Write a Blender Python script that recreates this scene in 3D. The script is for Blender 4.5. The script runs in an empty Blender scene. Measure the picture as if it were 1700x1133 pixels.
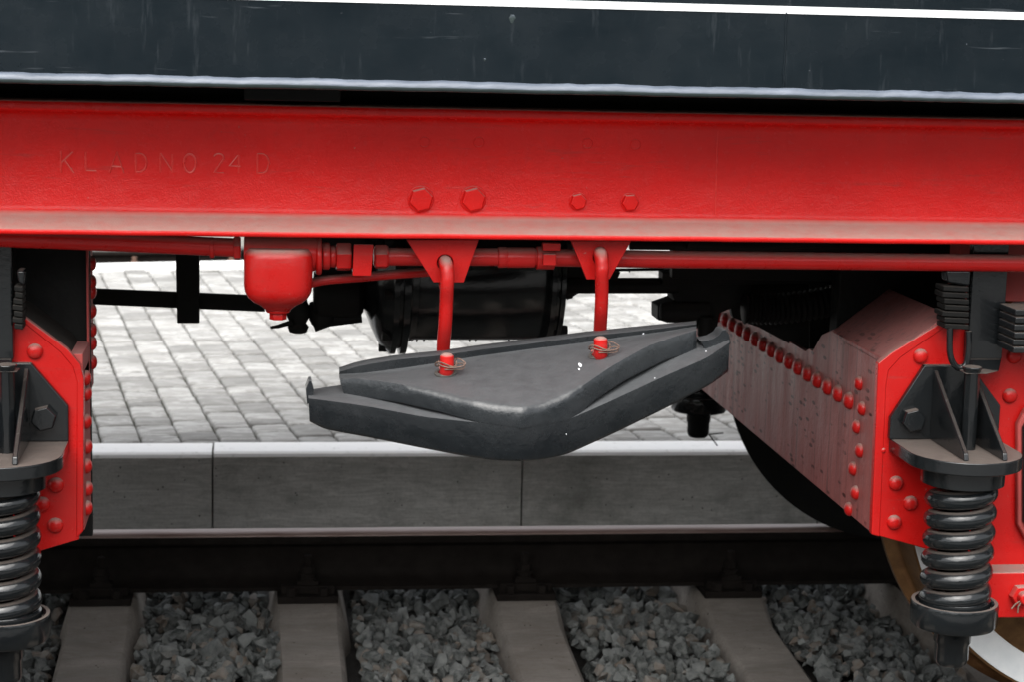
import bpy, bmesh, math, random
import numpy as np
from mathutils import Vector, Matrix
random.seed(7); rng = np.random.default_rng(7)
PI = math.pi
scene = bpy.context.scene
COL = scene.collection

# ------------------------------------------------------------------ camera
FPX, PIT, YAW, ROL = 3270.476, 0.1608791, 0.1301524, 0.0248674
CAM = Vector((0.0, -4.75108, 1.45118))
fw = Vector((math.sin(YAW)*math.cos(PIT), math.cos(YAW)*math.cos(PIT), -math.sin(PIT)))
rt0 = Vector((math.cos(YAW), -math.sin(YAW), 0)); up0 = rt0.cross(fw)
rt = math.cos(ROL)*rt0 + math.sin(ROL)*up0
up = math.cos(ROL)*up0 - math.sin(ROL)*rt0
cd = bpy.data.cameras.new('camera'); cam = bpy.data.objects.new('camera', cd); COL.objects.link(cam)
M = Matrix((rt, up, -fw)).transposed().to_4x4(); M.translation = CAM; cam.matrix_world = M
cd.sensor_width = 36; cd.lens = FPX/1700*36; cd.clip_start = .05; cd.clip_end = 2000
cd.dof.use_dof = True; cd.dof.focus_distance = 3.75; cd.dof.aperture_fstop = 8
scene.camera = cam

# ------------------------------------------------------------------ world, sun, exposure
world = bpy.data.worlds.new('World'); scene.world = world; world.use_nodes = True
nt = world.node_tree; nt.nodes.clear()
SUN_EL, SUN_AZ = math.radians(57), math.radians(200)
sky = nt.nodes.new('ShaderNodeTexSky'); sky.sky_type = 'NISHITA'; sky.sun_disc = False
sky.sun_elevation = SUN_EL; sky.sun_rotation = SUN_AZ; sky.dust_density = 4; sky.air_density = 1.2
hs = nt.nodes.new('ShaderNodeHueSaturation'); hs.inputs['Saturation'].default_value = .22
bg = nt.nodes.new('ShaderNodeBackground'); bg.inputs['Strength'].default_value = .15
wo = nt.nodes.new('ShaderNodeOutputWorld')
nt.links.new(sky.outputs[0], hs.inputs['Color']); nt.links.new(hs.outputs[0], bg.inputs['Color']); nt.links.new(bg.outputs[0], wo.inputs['Surface'])
sl = bpy.data.lights.new('sun', 'SUN'); sl.energy = 2.3; sl.angle = math.radians(75); sl.color = (1, .97, .93)
so = bpy.data.objects.new('sun', sl); COL.objects.link(so)
sd = Vector((math.sin(SUN_AZ)*math.cos(SUN_EL), math.cos(SUN_AZ)*math.cos(SUN_EL), math.sin(SUN_EL)))
so.rotation_euler = sd.to_track_quat('Z', 'Y').to_euler()
scene.view_settings.view_transform = 'Standard'; scene.view_settings.look = 'None'
scene.view_settings.exposure = 1.05; scene.view_settings.gamma = 1

# ------------------------------------------------------------------ measuring helpers (survey of the photograph)
def ray(px, py): return fw + rt*((px-850)/FPX) - up*((py-566.5)/FPX)
def at(px, py, Y): d = ray(px, py); return CAM + d*((Y-CAM.y)/d.y)
def atx(px, py, X): d = ray(px, py); return CAM + d*((X-CAM.x)/d.x)
def atz(px, py, Z): d = ray(px, py); return CAM + d*((Z-CAM.z)/d.z)
def xat(px, py, Y): return at(px, py, Y).x
def zat(px, py, Y): return at(px, py, Y).z

# ------------------------------------------------------------------ materials
SPEC = .35
class NB:
    def __init__(s, name):
        s.m = bpy.data.materials.new(name); s.m.use_nodes = True; s.t = s.m.node_tree
        s.b = s.t.nodes['Principled BSDF']
        s.geo = s.t.nodes.new('ShaderNodeNewGeometry')
        s.pos = s.geo.outputs['Position']
    def n(s, kind, **kw):
        x = s.t.nodes.new(kind)
        for k, v in kw.items():
            if k in x.inputs: x.inputs[k].default_value = v
            else: setattr(x, k, v)
        return x
    def l(s, a, b): s.t.links.new(a, b)
    def map(s, scale=(1, 1, 1), src=None):
        m = s.n('ShaderNodeMapping'); m.inputs['Scale'].default_value = scale; s.l(src or s.pos, m.inputs['Vector']); return m.outputs[0]
    def noise(s, scale, detail=4, rough=.55, stretch=(1, 1, 1), src=None, dist=0):
        x = s.n('ShaderNodeTexNoise'); x.inputs['Scale'].default_value = scale; x.inputs['Detail'].default_value = detail
        x.inputs['Roughness'].default_value = rough; x.inputs['Distortion'].default_value = dist
        s.l(s.map(stretch, src), x.inputs['Vector']); return x.outputs['Fac']
    def vor(s, scale, feature='F1', stretch=(1, 1, 1), out='Distance', rnd=1):
        x = s.n('ShaderNodeTexVoronoi'); x.feature = feature; x.inputs['Scale'].default_value = scale; x.inputs['Randomness'].default_value = rnd
        s.l(s.map(stretch), x.inputs['Vector']); return x.outputs[out]
    def ramp(s, fac, stops):
        r = s.n('ShaderNodeValToRGB'); e = r.color_ramp.elements
        while len(e) < len(stops): e.new(.5)
        for i, (p, c) in enumerate(stops):
            e[i].position = p; e[i].color = (c, c, c, 1) if not isinstance(c, tuple) else (*c, 1)
        s.l(fac, r.inputs[0]); return r.outputs[0]
    def mix(s, fac, a, b, mode='MIX'):
        x = s.n('ShaderNodeMix'); x.data_type = 'RGBA'; x.blend_type = mode
        for i, v in ((0, fac), (6, a), (7, b)):
            if isinstance(v, tuple): x.inputs[i].default_value = (*v, 1)
            elif isinstance(v, (int, float)): x.inputs[i].default_value = v
            else: s.l(v, x.inputs[i])
        return x.outputs[2]
    def math(s, op, a, b=0.0, c=None, clamp=False):
        x = s.n('ShaderNodeMath'); x.operation = op; x.use_clamp = clamp
        for i, v in enumerate((a, b) + ((c,) if c is not None else ())):
            if isinstance(v, (int, float)): x.inputs[i].default_value = v
            else: s.l(v, x.inputs[i])
        return x.outputs[0]
    def bump(s, h, strength=.3, dist=.002, prev=None):
        b = s.n('ShaderNodeBump'); b.inputs['Strength'].default_value = strength; b.inputs['Distance'].default_value = dist
        s.l(h, b.inputs['Height'])
        if prev is not None: s.l(prev, b.inputs['Normal'])
        return b.outputs[0]
    def upness(s):
        x = s.n('ShaderNodeSeparateXYZ'); s.l(s.geo.outputs['Normal'], x.inputs[0]); return x.outputs[2]
    def fin(s, col=None, rough=None, nrm=None, metal=0, coat=0, spec=None):
        for k, v in (('Base Color', col), ('Roughness', rough), ('Normal', nrm)):
            if v is None: continue
            if isinstance(v, tuple): s.b.inputs[k].default_value = (*v, 1)
            elif isinstance(v, (int, float)): s.b.inputs[k].default_value = v
            else: s.l(v, s.b.inputs[k])
        s.b.inputs['Metallic'].default_value = metal; s.b.inputs['Coat Weight'].default_value = coat; s.b.inputs['Coat Roughness'].default_value = .12
        if spec is None and metal == 0: spec = SPEC
        if spec is not None: s.b.inputs['Specular IOR Level'].default_value = spec
        return s.m

def paint(name, col, col2, dust=(.24, .19, .165), dust_amt=.9, d0=.3, d1=.85, rough=.3, bump_s=.25, bscale=160, grime=.25, chips=True, film=.0, spec=None):
    b = NB(name)
    big = b.noise(3.5, 5, .6)
    base = b.mix(b.ramp(big, [(.35, 0.), (.7, 1.)]), col, col2)
    if chips:
        sp = b.noise(75, 3, .7); spm = b.ramp(sp, [(.71, 0.), (.74, 1.)])
        base = b.mix(b.math('MULTIPLY', spm, .45), base, (.32, .25, .22))
    base = b.mix(b.math('MULTIPLY', b.ramp(b.noise(55, 4, .65, (.12, 1, 1.3)), [(.6, 0.), (.72, 1.)]), .22), base, (.16, .07, .06)) if chips else base
    fine = b.noise(40, 6, .65)
    u = b.upness(); um = b.ramp(u, [(d0, 0.), (d1, 1.)])
    dm = b.math('MULTIPLY', um, b.ramp(fine, [(.2, .7), (.6, 1.)]), clamp=True)
    dm = b.math('MULTIPLY', dm, dust_amt)
    g = b.math('MULTIPLY', b.ramp(b.noise(9, 6, .7), [(.42, 0.), (.8, 1.)]), grime)
    dm = b.math('MAXIMUM', dm, g)
    if film: dm = b.math('MAXIMUM', dm, b.math('MULTIPLY', b.ramp(b.noise(14, 5, .6), [(.2, .6), (.7, 1.)]), film))
    c = b.mix(dm, base, dust)
    r = b.math('ADD', rough, b.math('MULTIPLY', dm, .5)); r = b.math('ADD', r, b.math('MULTIPLY', fine, .12), clamp=True)
    h = b.noise(bscale, 4, .6); n1 = b.bump(h, bump_s, .0015); n2 = b.bump(b.noise(22, 3, .5), bump_s*.6, .005, n1)
    return b.fin(c, r, n2, spec=spec)

RED = (.74, .008, .006); RED2 = (.62, .007, .006)
M_red = paint('red_enamel', (.48, .008, .007), (.40, .007, .006), grime=.05, rough=.22, spec=.3)
M_redweb = paint('red_enamel_beam', RED, RED2, dust=(.50, .37, .32), dust_amt=.85, d0=.45, d1=.9, grime=.02, bump_s=.55, bscale=300, rough=.2, spec=.3)
M_letter = paint('red_painted_highlight', (.78, .04, .03), (.72, .03, .025), dust=(.6, .36, .32), dust_amt=.6, d0=.0, d1=.6, grime=.05, rough=.2, spec=.5)  # lighter red with dusty tops; paints highlights onto raised strokes and seam
M_redfilm = paint('red_enamel_dusty', (.45, .02, .016), (.36, .02, .016), dust=(.24, .125, .115), film=.42, grime=.3, rough=.42)
M_black = paint('black_enamel', (.006, .007, .008), (.009, .011, .012), dust=(.14, .115, .10), dust_amt=.8, d0=.78, d1=.98, rough=.09, bump_s=.22, bscale=120, grime=.025, chips=False, spec=.5)
M_grease = paint('greasy_black', (.007, .007, .007), (.012, .012, .011), dust=(.05, .045, .04), dust_amt=.6, rough=.5, bump_s=.6, bscale=70, grime=.1, chips=False, spec=.12)
M_ramp = paint('black_cast_paint', (.008, .010, .012), (.015, .018, .020), dust=(.15, .155, .16), dust_amt=.45, d0=.45, d1=1., rough=.2, bump_s=.7, bscale=75, grime=.10, chips=False, spec=.5)

def mk_cross():
    b = NB('washed_pink_film')
    streak = b.noise(12, 6, .65, (1, 1, .08)); st2 = b.noise(70, 3, .6, (1, 1, .04))
    base = b.mix(b.ramp(streak, [(.3, 0.), (.7, 1.)]), (.36, .105, .095), (.23, .075, .07))
    base = b.mix(b.math('MULTIPLY', b.ramp(st2, [(.54, 0.), (.66, 1.)]), .55), base, (.06, .035, .035))
    spots = b.ramp(b.vor(60, stretch=(1, .3, 1)), [(.22, 1.), (.30, 0.)]); gate = b.ramp(b.noise(9, 3, .6, (1, .4, 1)), [(.47, 0.), (.53, 1.)])
    base = b.mix(b.math('MULTIPLY', spots, gate), base, (.07, .008, .007))
    u = b.ramp(b.upness(), [(.5, 0.), (.9, 1.)])
    base = b.mix(b.math('MULTIPLY', u, .5), base, (.20, .14, .13))
    return b.fin(base, b.ramp(b.noise(25, 4, .6, (1, 1, .2)), [(.3, .3), (.7, .5)]), b.bump(b.noise(70, 4, .6), .5, .002), spec=.12)
M_cross = mk_cross()

def mk_body():
    b = NB('blue_black_enamel')
    n = b.noise(2.2, 4, .6, (1, 1, 2)); base = b.mix(b.ramp(n, [(.35, 0.), (.75, 1.)]), (.005, .0085, .0115), (.009, .0135, .017))  # slow noise lightens the enamel as a painted soft cloudy reflection
    stx = b.noise(60, 4, .7, (1, 1, .12)); hz = b.noise(60, 3, .7, (.08, 1, 1.2))
    m = b.math('MULTIPLY', b.ramp(stx, [(.6, 0.), (.75, 1.)]), .045)
    m2 = b.math('MULTIPLY', b.ramp(hz, [(.66, 0.), (.72, 1.)]), .10)
    m3 = b.math('MULTIPLY', b.ramp(b.noise(110, 3, .7), [(.74, 0.), (.77, 1.)]), .35)
    base = b.mix(b.math('MAXIMUM', b.math('MAXIMUM', m, m2), m3), base, (.30, .33, .36))
    return b.fin(base, b.ramp(b.noise(12, 4, .6), [(.3, .2), (.8, .34)]), b.bump(b.noise(45, 4, .55, (.5, 1, 1)), .25, .0015), spec=.28)
M_body = mk_body()
def mk_lip():
    b = NB('sill_paint_sky_sheen')
    n = b.noise(45, 4, .6, (.35, 1, 1))
    base = b.mix(b.ramp(n, [(.3, 0.), (.7, 1.)]), (.07, .085, .11), (.12, .14, .175))
    u = b.ramp(b.upness(), [(.0, 0.), (.3, 1.)])  # upward faces painted paler blue to stand in for reflected sky
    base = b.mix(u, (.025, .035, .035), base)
    return b.fin(base, .3, b.bump(n, .5, .004))
M_lip = mk_lip()
def simple(name, c1, c2, scale=30, rough=.6, bump=.3, bd=.002, metal=0, stretch=(1, 1, 1), det=6, spec=None):
    b = NB(name); n = b.noise(scale, det, .6, stretch)
    return b.fin(b.mix(b.ramp(n, [(.3, 0.), (.7, 1.)]), c1, c2), rough, b.bump(b.noise(scale*3, 5, .6, stretch), bump, bd), metal, spec=spec)
M_white = simple('white_paint', (.72, .74, .75), (.82, .83, .84), 20, .35, .1)
M_rust = simple('rusty_steel', (.075, .042, .030), (.15, .085, .06), 60, .8, .6)
M_wire = simple('rusty_wire', (.10, .06, .045), (.2, .13, .10), 150, .6, .5)
M_washer = simple('worn_washer', (.05, .05, .048), (.10, .09, .08), 90, .5, .5)
M_railside = simple('dark_rail_side', (.010, .008, .007), (.018, .015, .013), 25, .8, .4, spec=.08)
M_railhead = simple('rail_head', (.22, .14, .12), (.36, .27, .24), 40, .42, .3, metal=.25, stretch=(.15, 1, 1))
M_tyreface = simple('white_tyre_paint', (.62, .65, .66), (.72, .74, .74), 25, .5, .25)
M_tread = simple('brown_tyre_tread', (.12, .06, .025), (.22, .12, .05), 40, .35, .3, metal=.6, stretch=(1, .3, 1))
M_mark = simple('white_paint_dab', (.75, .77, .8), (.8, .82, .85), 20, .3, .1)

def mk_concrete(name, a, c, stain, pits=True, sw=.4, stretch=(.4, 1, 2.2)):
    b = NB(name)
    base = b.mix(b.ramp(b.noise(5, 7, .65, stretch, dist=1.2), [(.3, 0.), (.7, 1.)]), a, c)
    base = b.mix(b.math('MULTIPLY', b.ramp(b.noise(3.1, 6, .7), [(.5, 0.), (.72, 1.)]), sw), base, stain)
    wav = b.noise(26, 3, .5, (.25, 1, 2.2), dist=2.5)
    base = b.mix(b.math('MULTIPLY', b.ramp(wav, [(.35, 0.), (.65, 1.)]), .34), base, stain)
    base = b.mix(b.math('MULTIPLY', b.ramp(b.noise(11, 7, .75), [(.52, 0.), (.68, 1.)]), .28), base, stain)
    base = b.mix(b.math('MULTIPLY', b.ramp(b.noise(120, 4, .7), [(.5, 0.), (.75, 1.)]), .4), base, stain)
    h = b.noise(60, 6, .65); n = b.bump(h, .35, .003)
    if pits:
        v = b.math('ADD', b.vor(40), b.math('MULTIPLY', b.noise(90, 3, .6), .10)); g = b.ramp(b.noise(13, 2, .5), [(.48, 0.), (.55, 1.)])
        p = b.math('MULTIPLY', b.ramp(v, [(.13, 1.), (.18, 0.)]), g)
        base = b.mix(p, base, tuple(x*.35 for x in stain)); n = b.bump(b.math('SUBTRACT', 1., p), .8, .004, n)
    return b.fin(base, .85, n)
M_kerb = mk_concrete('kerb_concrete', (.58, .575, .54), (.76, .75, .71), (.20, .205, .18), sw=.75)
M_sleeper = mk_concrete('sleeper_concrete', (.16, .145, .128), (.28, .255, .225), (.13, .105, .085), sw=.7)
M_plat = mk_concrete('platform_asphalt', (.11, .11, .108), (.15, .15, .146), (.09, .09, .088), pits=False)
def mk_kerbtop():
    b = NB('kerb_white_paint'); n = b.noise(30, 6, .65)
    c = b.mix(b.ramp(n, [(.28, 0.), (.42, 1.)]), (.6, .6, .58), (.85, .85, .84)); return b.fin(c, .6, b.bump(n, .2, .002))
M_kerbtop = mk_kerbtop()
def mk_paver():
    b = NB('paving_stone')
    rn = b.geo.outputs['Random Per Island']; oi = b.n('ShaderNodeObjectInfo').outputs['Random']
    r = b.math('FRACT', b.math('ADD', b.math('MULTIPLY', rn, 7.3), b.math('MULTIPLY', oi, 3.1)))
    base = b.mix(r, (.17, .168, .16), (.29, .286, .273))
    lime = b.ramp(b.noise(13, 6, .62, (.7, 2.2, 1), dist=.9), [(.48, 0.), (.56, 1.)])
    base = b.mix(b.math('MULTIPLY', lime, b.ramp(r, [(.1, .2), (.6, .75)])), base, (.42, .42, .41))
    base = b.mix(b.math('MULTIPLY', b.ramp(b.noise(70, 5, .7), [(.5, 0.), (.75, 1.)]), .3), base, (.22, .21, .2))
    return b.fin(base, .8, b.bump(b.noise(120, 5, .65), .5, .002))
M_paver = mk_paver()
M_bed = simple('joint_sand', (.025, .026, .018), (.055, .055, .04), 18, .95, .8, .005)
def mk_ballast():
    b = NB('ballast_stone'); rn = b.geo.outputs['Random Per Island']
    base = b.mix(b.ramp(rn, [(0., 0.), (.85, .75), (1., 1.)]), (.035, .04, .038), (.20, .21, .203))
    warm = b.ramp(b.math('FRACT', b.math('MULTIPLY', rn, 17.)), [(.86, 0.), (.9, 1.)])
    base = b.mix(b.math('MULTIPLY', warm, .5), base, (.24, .17, .12))
    base = b.mix(b.math('MULTIPLY', b.ramp(b.noise(45, 6, .7), [(.4, 0.), (.7, 1.)]), .55), base, (.36, .37, .355))
    base = b.mix(b.math('MULTIPLY', b.ramp(b.noise(90, 4, .7), [(.5, 0.), (.7, 1.)]), .4), base, (.09, .09, .085))
    return b.fin(base, .85, b.bump(b.noise(110, 6, .7), .8, .004), spec=.15)
M_ballast = mk_ballast()
M_soil = simple('dark_soil', (.02, .019, .017), (.04, .037, .033), 30, .95, 1., .01)
M_field = simple('gravel_ground', (.14, .135, .12), (.22, .21, .19), 8, .95, 1., .01)

# ------------------------------------------------------------------ mesh helpers
class MB:
    def __init__(s): s.v = []; s.f = []; s.mi = []
    def add(s, vs, fs, mi=0):
        o = len(s.v); s.v += [tuple(v) for v in vs]; s.f += [tuple(i+o for i in f) for f in fs]; s.mi += [mi]*len(fs); return s
    def box(s, x0, x1, y0, y1, z0, z1, mi=0):
        v = [(x, y, z) for z in (z0, z1) for y in (y0, y1) for x in (x0, x1)]
        return s.add(v, [(0, 2, 3, 1), (4, 5, 7, 6), (0, 1, 5, 4), (2, 6, 7, 3), (0, 4, 6, 2), (1, 3, 7, 5)], mi)
    def prism(s, pts, a, d, mi=0):
        """pts: list of 3D points (one cap), d: offset vector to the other cap"""
        n = len(pts); p = [Vector(q) for q in pts]; d = Vector(d)
        return s.add([q for q in p]+[q+d for q in p], [tuple(range(n)), tuple(range(2*n-1, n-1, -1))]+[(i, i+n, (i+1) % n+n, (i+1) % n) for i in range(n)], mi)
    def tube(s, path, r, seg=12, cap=True, mi=0):
        p = [Vector(q) for q in path]; n = len(p); rs = r if isinstance(r, (list, tuple)) else [r]*n
        ref = None; vs = []
        for i in range(n):
            t = (p[min(i+1, n-1)]-p[max(i-1, 0)]).normalized()
            if ref is None:
                ref = t.orthogonal().normalized()
            ref = (ref - t*ref.dot(t)).normalized(); b = t.cross(ref)
            for k in range(seg):
                a = 2*PI*k/seg; vs.append(p[i]+(ref*math.cos(a)+b*math.sin(a))*rs[i])
        fs = [(i*seg+k, i*seg+(k+1) % seg, (i+1)*seg+(k+1) % seg, (i+1)*seg+k) for i in range(n-1) for k in range(seg)]
        if cap: fs += [tuple(range(seg-1, -1, -1)), tuple((n-1)*seg+k for k in range(seg))]
        return s.add(vs, fs, mi)
    def lathe(s, o, axis, prof, seg=32, mi=0, a0=0, a1=2*PI, phase=0, sq=2):
        """prof: list of (r, h) along axis"""
        ax = Vector(axis).normalized(); u = ax.orthogonal().normalized()
        if abs(ax.z) > .9: u = Vector((1, 0, 0))
        w = ax.cross(u); o = Vector(o); vs = []
        for r, h in prof:
            for k in range(seg):
                a = phase+a0+(a1-a0)*k/seg; q_ = (abs(math.cos(a))**sq+abs(math.sin(a))**sq)**(-1/sq) if sq != 2 else 1; vs.append(o+ax*h+(u*math.cos(a)+w*math.sin(a))*r*q_)
        n = len(prof); fs = [(i*seg+k, i*seg+(k+1) % seg, (i+1)*seg+(k+1) % seg, (i+1)*seg+k) for i in range(n-1) for k in range(seg)]
        fs += [tuple(range(seg-1, -1, -1)), tuple((n-1)*seg+k for k in range(seg))]
        return s.add(vs, fs, mi)
    def build(s, name, mat, parent=None, bevel=0, smooth=40, seg=2, loc=None):
        me = bpy.data.meshes.new(name); me.from_pydata(s.v, [], s.f)
        for m in (mat if isinstance(mat, (list, tuple)) else [mat]): me.materials.append(m)
        me.polygons.foreach_set('material_index', s.mi)
        bm = bmesh.new(); bm.from_mesh(me); bmesh.ops.recalc_face_normals(bm, faces=bm.faces); bm.to_mesh(me); bm.free()
        if smooth:
            me.shade_smooth(); me.set_sharp_from_angle(angle=math.radians(smooth))
        ob = bpy.data.objects.new(name, me); COL.objects.link(ob)
        if parent is not None: ob.parent = parent
        if loc is not None: ob.location = loc
        if bevel:
            mo = ob.modifiers.new('bevel', 'BEVEL'); mo.width = bevel; mo.segments = seg; mo.limit_method = 'ANGLE'; mo.angle_limit = math.radians(35)
            mo.harden_normals = True
        return ob
def tag(o, label=None, cat=None, group=None, kind=None):
    if label: o['label'] = label
    if cat: o['category'] = cat
    if group: o['group'] = group
    if kind: o['kind'] = kind
    return o
def empty(name, loc=(0, 0, 0)):
    o = bpy.data.objects.new(name, None); COL.objects.link(o); o.location = loc; o.empty_display_size = .1; return o
def copy(o, parent=None, loc=None):
    c = o.copy(); COL.objects.link(c); c.parent = parent
    if loc is not None: c.location = loc
    return c
def hexhead(mb, o, axis, r, h, phase=0):
    mb.lathe(o, axis, [(r, 0), (r, h*.8), (r*.9, h)], 6, phase=phase); return mb
def catmull(pts, n=8):
    p = [Vector(q) for q in pts]; p = [2*p[0]-p[1]]+p+[2*p[-1]-p[-2]]; out = []
    for i in range(1, len(p)-2):
        for k in range(n):
            t = k/n; a, b, c, d = p[i-1:i+3]
            out.append(.5*((2*b)+(c-a)*t+(2*a-5*b+4*c-d)*t*t+(3*b-a-3*c+d)*t**3))
    out.append(p[-2]); return out

# ================================================================== SETTING
KY, KZ = 1.47, .067          # front face and top of the platform kerb
GZ = -.235                   # ballast level between the rails
gnd = MB(); gnd.add([(-400, -400, -.42), (400, -400, -.42), (400, 400, -.42), (-400, 400, -.42)], [(0, 1, 2, 3)])
tag(gnd.build('ground', M_field, smooth=0), 'flat gravelly ground around the tracks', kind='structure')
tb = MB(); tb.box(-30, 30, -2.0, 1.60, -.41, -.30)
tag(tb.build('track_bed', M_soil, smooth=0), 'dark soil bed under the ballast', kind='structure')
fp = MB(); fp.box(-30, 30, -14, -2.0, -.41, .02)
tag(fp.build('near_platform', M_plat, smooth=0), 'grey asphalt platform on the near side of the track', kind='structure')

tl = MB()  # added out-of-view dark row; cuts low sky light and front reflections
for i in range(60):
    x = -60+2*i; h = 5.0+1.0*math.sin(i*.9)+random.uniform(-.8, .8)
    tl.lathe((x, -20+random.uniform(-1, 1), -.4), (0, 0, 1), [(.6, 0), (1.7, .6), (2.0, h*.4), (1.6, h*.75), (.5, h)], 9)
tag(tl.build('blocker', simple('blocker_green', (.03, .05, .02), (.06, .085, .035), 6, .8, 1., .1), smooth=60), 'added unseen light-cutting hedge behind the near platform', kind='stuff')
def far_y(x): return 6.36+.33*x+.10*x*x if x > -1.65 else 6.36+.33*-1.65+.1*1.65**2
# pavement
pb = MB(); xs = [-8+.4*i for i in range(36)]
pts = [(x, KY+.165, 0) for x in xs]; pts2 = [(x, far_y(x)-.06 if x < 4.5 else far_y(4.5)-.06, 0) for x in xs]
vs = []; n = len(xs)
for zz in (-.40, KZ-.020): vs += [(p[0], p[1], zz) for p in pts]+[(p[0], p[1], zz) for p in pts2]
fs = []
for i in range(n-1):
    fs += [(i, i+1, n+i+1, n+i), (2*n+i, 3*n+i, 3*n+i+1, 2*n+i+1), (i, 2*n+i, 2*n+i+1, i+1), (n+i, n+i+1, 3*n+i+1, 3*n+i)]
fs += [(0, n, 3*n, 2*n), (n-1, 3*n-1, 4*n-1, 2*n-1)]
pb.add(vs, fs); pav = pb.build('pavement', M_bed, smooth=0); tag(pav, 'platform pavement of pale grey stone setts behind the kerb', kind='structure')
ang = math.atan(.138); cw = .1275
dv = Vector((-math.sin(ang), math.cos(ang), 0)); du = Vector((math.cos(ang), math.sin(ang), 0))
stones = []
def paver_geo(cx_, cy_, w, l, z, tilt):
    """chamfered block; returns verts and faces"""
    c = min(.008, w*.12); t = .012; jx = [random.uniform(-.0025, .0025) for _ in range(8)]
    o = du*cx_+dv*cy_; v = []
    for k, (ins, zz) in enumerate(((0, -.03), (0, -t*.55), (c*.35, -c*.25), (c, 0))):
        rr = .009; hw, hl = w/2-ins, l/2-ins
        ring8 = ((-hw+rr, -hl), (hw-rr, -hl), (hw, -hl+rr), (hw, hl-rr), (hw-rr, hl), (-hw+rr, hl), (-hw, hl-rr), (-hw, -hl+rr))
        for e, (ex, ey) in enumerate(ring8):
            ex += jx[e]*.8; ey += jx[(e+3) % 8]*.8
            p = o+du*ex+dv*ey; v.append((p.x, p.y, z+zz+tilt[0]*ex+tilt[1]*ey))
    f = [(k*8+i, k*8+(i+1) % 8, (k+1)*8+(i+1) % 8, (k+1)*8+i) for k in range(3) for i in range(8)]
    f.append(tuple(24+i for i in range(8)))
    return v, f
u0 = .093*math.cos(ang)-0.0  # joint line phase: a joint passes X=.093 at Y=2
base_u = Vector((.093, 2, 0)).dot(du)
for ci in range(-48, 60):
    uc = base_u+(ci+.5)*cw; vv = .3+random.uniform(0, .2)
    while vv < 11:
        l = random.choice((.082, .128, .128, .19, .19)); c = du*uc+dv*(vv+l/2)
        if -6.5 < c.x < 5.6 and c.y-l/2 > KY+.16 and c.y+l/2 < far_y(min(c.x, 4.5))-.07:
            stones.append((uc, vv+l/2, cw-.008, l-.012, c.copy()))
        elif -6.5 < c.x < 5.6 and c.y+l/2 > KY+.20 and c.y < KY+.5:   # cut stone along the kerb
            lo = KY+.172-c.y+l/2; ll = l-lo
            if ll > .02: stones.append((uc, vv+lo+ll/2, cw-.007, ll-.004, du*uc+dv*(vv+lo+ll/2)))
        vv += l
def visible(c):
    d = c-CAM; z = d.dot(fw); x = 850+FPX*d.dot(rt)/z; y = 566-FPX*d.dot(up)/z
    return 130 < x < 1260 and 400 < y < 760 and not (x > 1215 and y < 700) and z > 0
vis = sorted([s for s in stones if visible(s[4])], key=lambda s: s[4].y); visset = {id(s) for s in vis[:300]}
rest = MB()
for s in stones:
    z = KZ-.002+random.gauss(0, .0016); t = (random.gauss(0, .012), random.gauss(0, .012))
    v, f = paver_geo(s[0], s[1], s[2], s[3], z, t)
    if id(s) in visset:
        mb = MB(); o = Vector((s[4].x, s[4].y, z)); mb.add([tuple(Vector(q)-o) for q in v], f)
        mb.build('paving_stone', M_paver, pav, smooth=50, loc=o)
    else: rest.add(v, f)
tag(rest.build('paving_stones', M_paver, pav, smooth=50), kind='stuff')

# kerb of one-metre stones
kj0 = xat(353, 752, KY)
kerb = empty('platform_kerb', (0, KY, 0)); tag(kerb, 'kerb of long concrete stones with white painted top along the platform', kind='structure')
kp = MB()
L, g = .994, .0
prof = [(0, -.36), (0, KZ-.016), (.004, KZ-.006), (.014, KZ), (.150, KZ), (.160, KZ-.006), (.162, KZ-.03), (.162, -.36)]
kp.add([(x, y, z) for x in (0, L) for y, z in prof], [tuple(range(7, -1, -1)), tuple(range(8, 16))]); mi = [0, 0]
for i in range(8):
    kp.add([(0, *prof[i]), (L, *prof[i]), (L, *prof[(i+1) % 8]), (0, *prof[(i+1) % 8])], [(0, 1, 2, 3)], 1 if i in (1, 2, 3, 4, 5) else 0)
k0 = None
for i in range(-6, 7):
    x = kj0+i*1.0+.003
    if k0 is None: k0 = kp.build('kerb_stone', [M_kerb, M_kerbtop], kerb, smooth=45, loc=(x, random.uniform(-.001, .001), 0)); k = k0
    else: k = copy(k0, kerb, (x, random.uniform(-.0025, .0025), random.uniform(-.0015, .0015)))
# far kerb
fk = empty('far_kerb'); tag(fk, 'curving white painted kerb on the far side of the paved platform', kind='structure')
x = -6.6
while x < 4.4:
    a = Vector((x, far_y(x), 0)); b = Vector((x+.95, far_y(x+.95), 0)); d = (b-a).normalized(); nn = Vector((-d.y, d.x, 0)); b = a+d*((b-a).length-.008)
    mb = MB(); mb.prism([a-nn*.06+Vector((0, 0, -.4)), b-nn*.06+Vector((0, 0, -.4)), b+nn*.10+Vector((0, 0, -.4)), a+nn*.10+Vector((0, 0, -.4))], 0, (0, 0, .4+KZ+.012))
    mb.build('kerb_stone', M_kerbtop, fk, bevel=.008); x += .95

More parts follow.
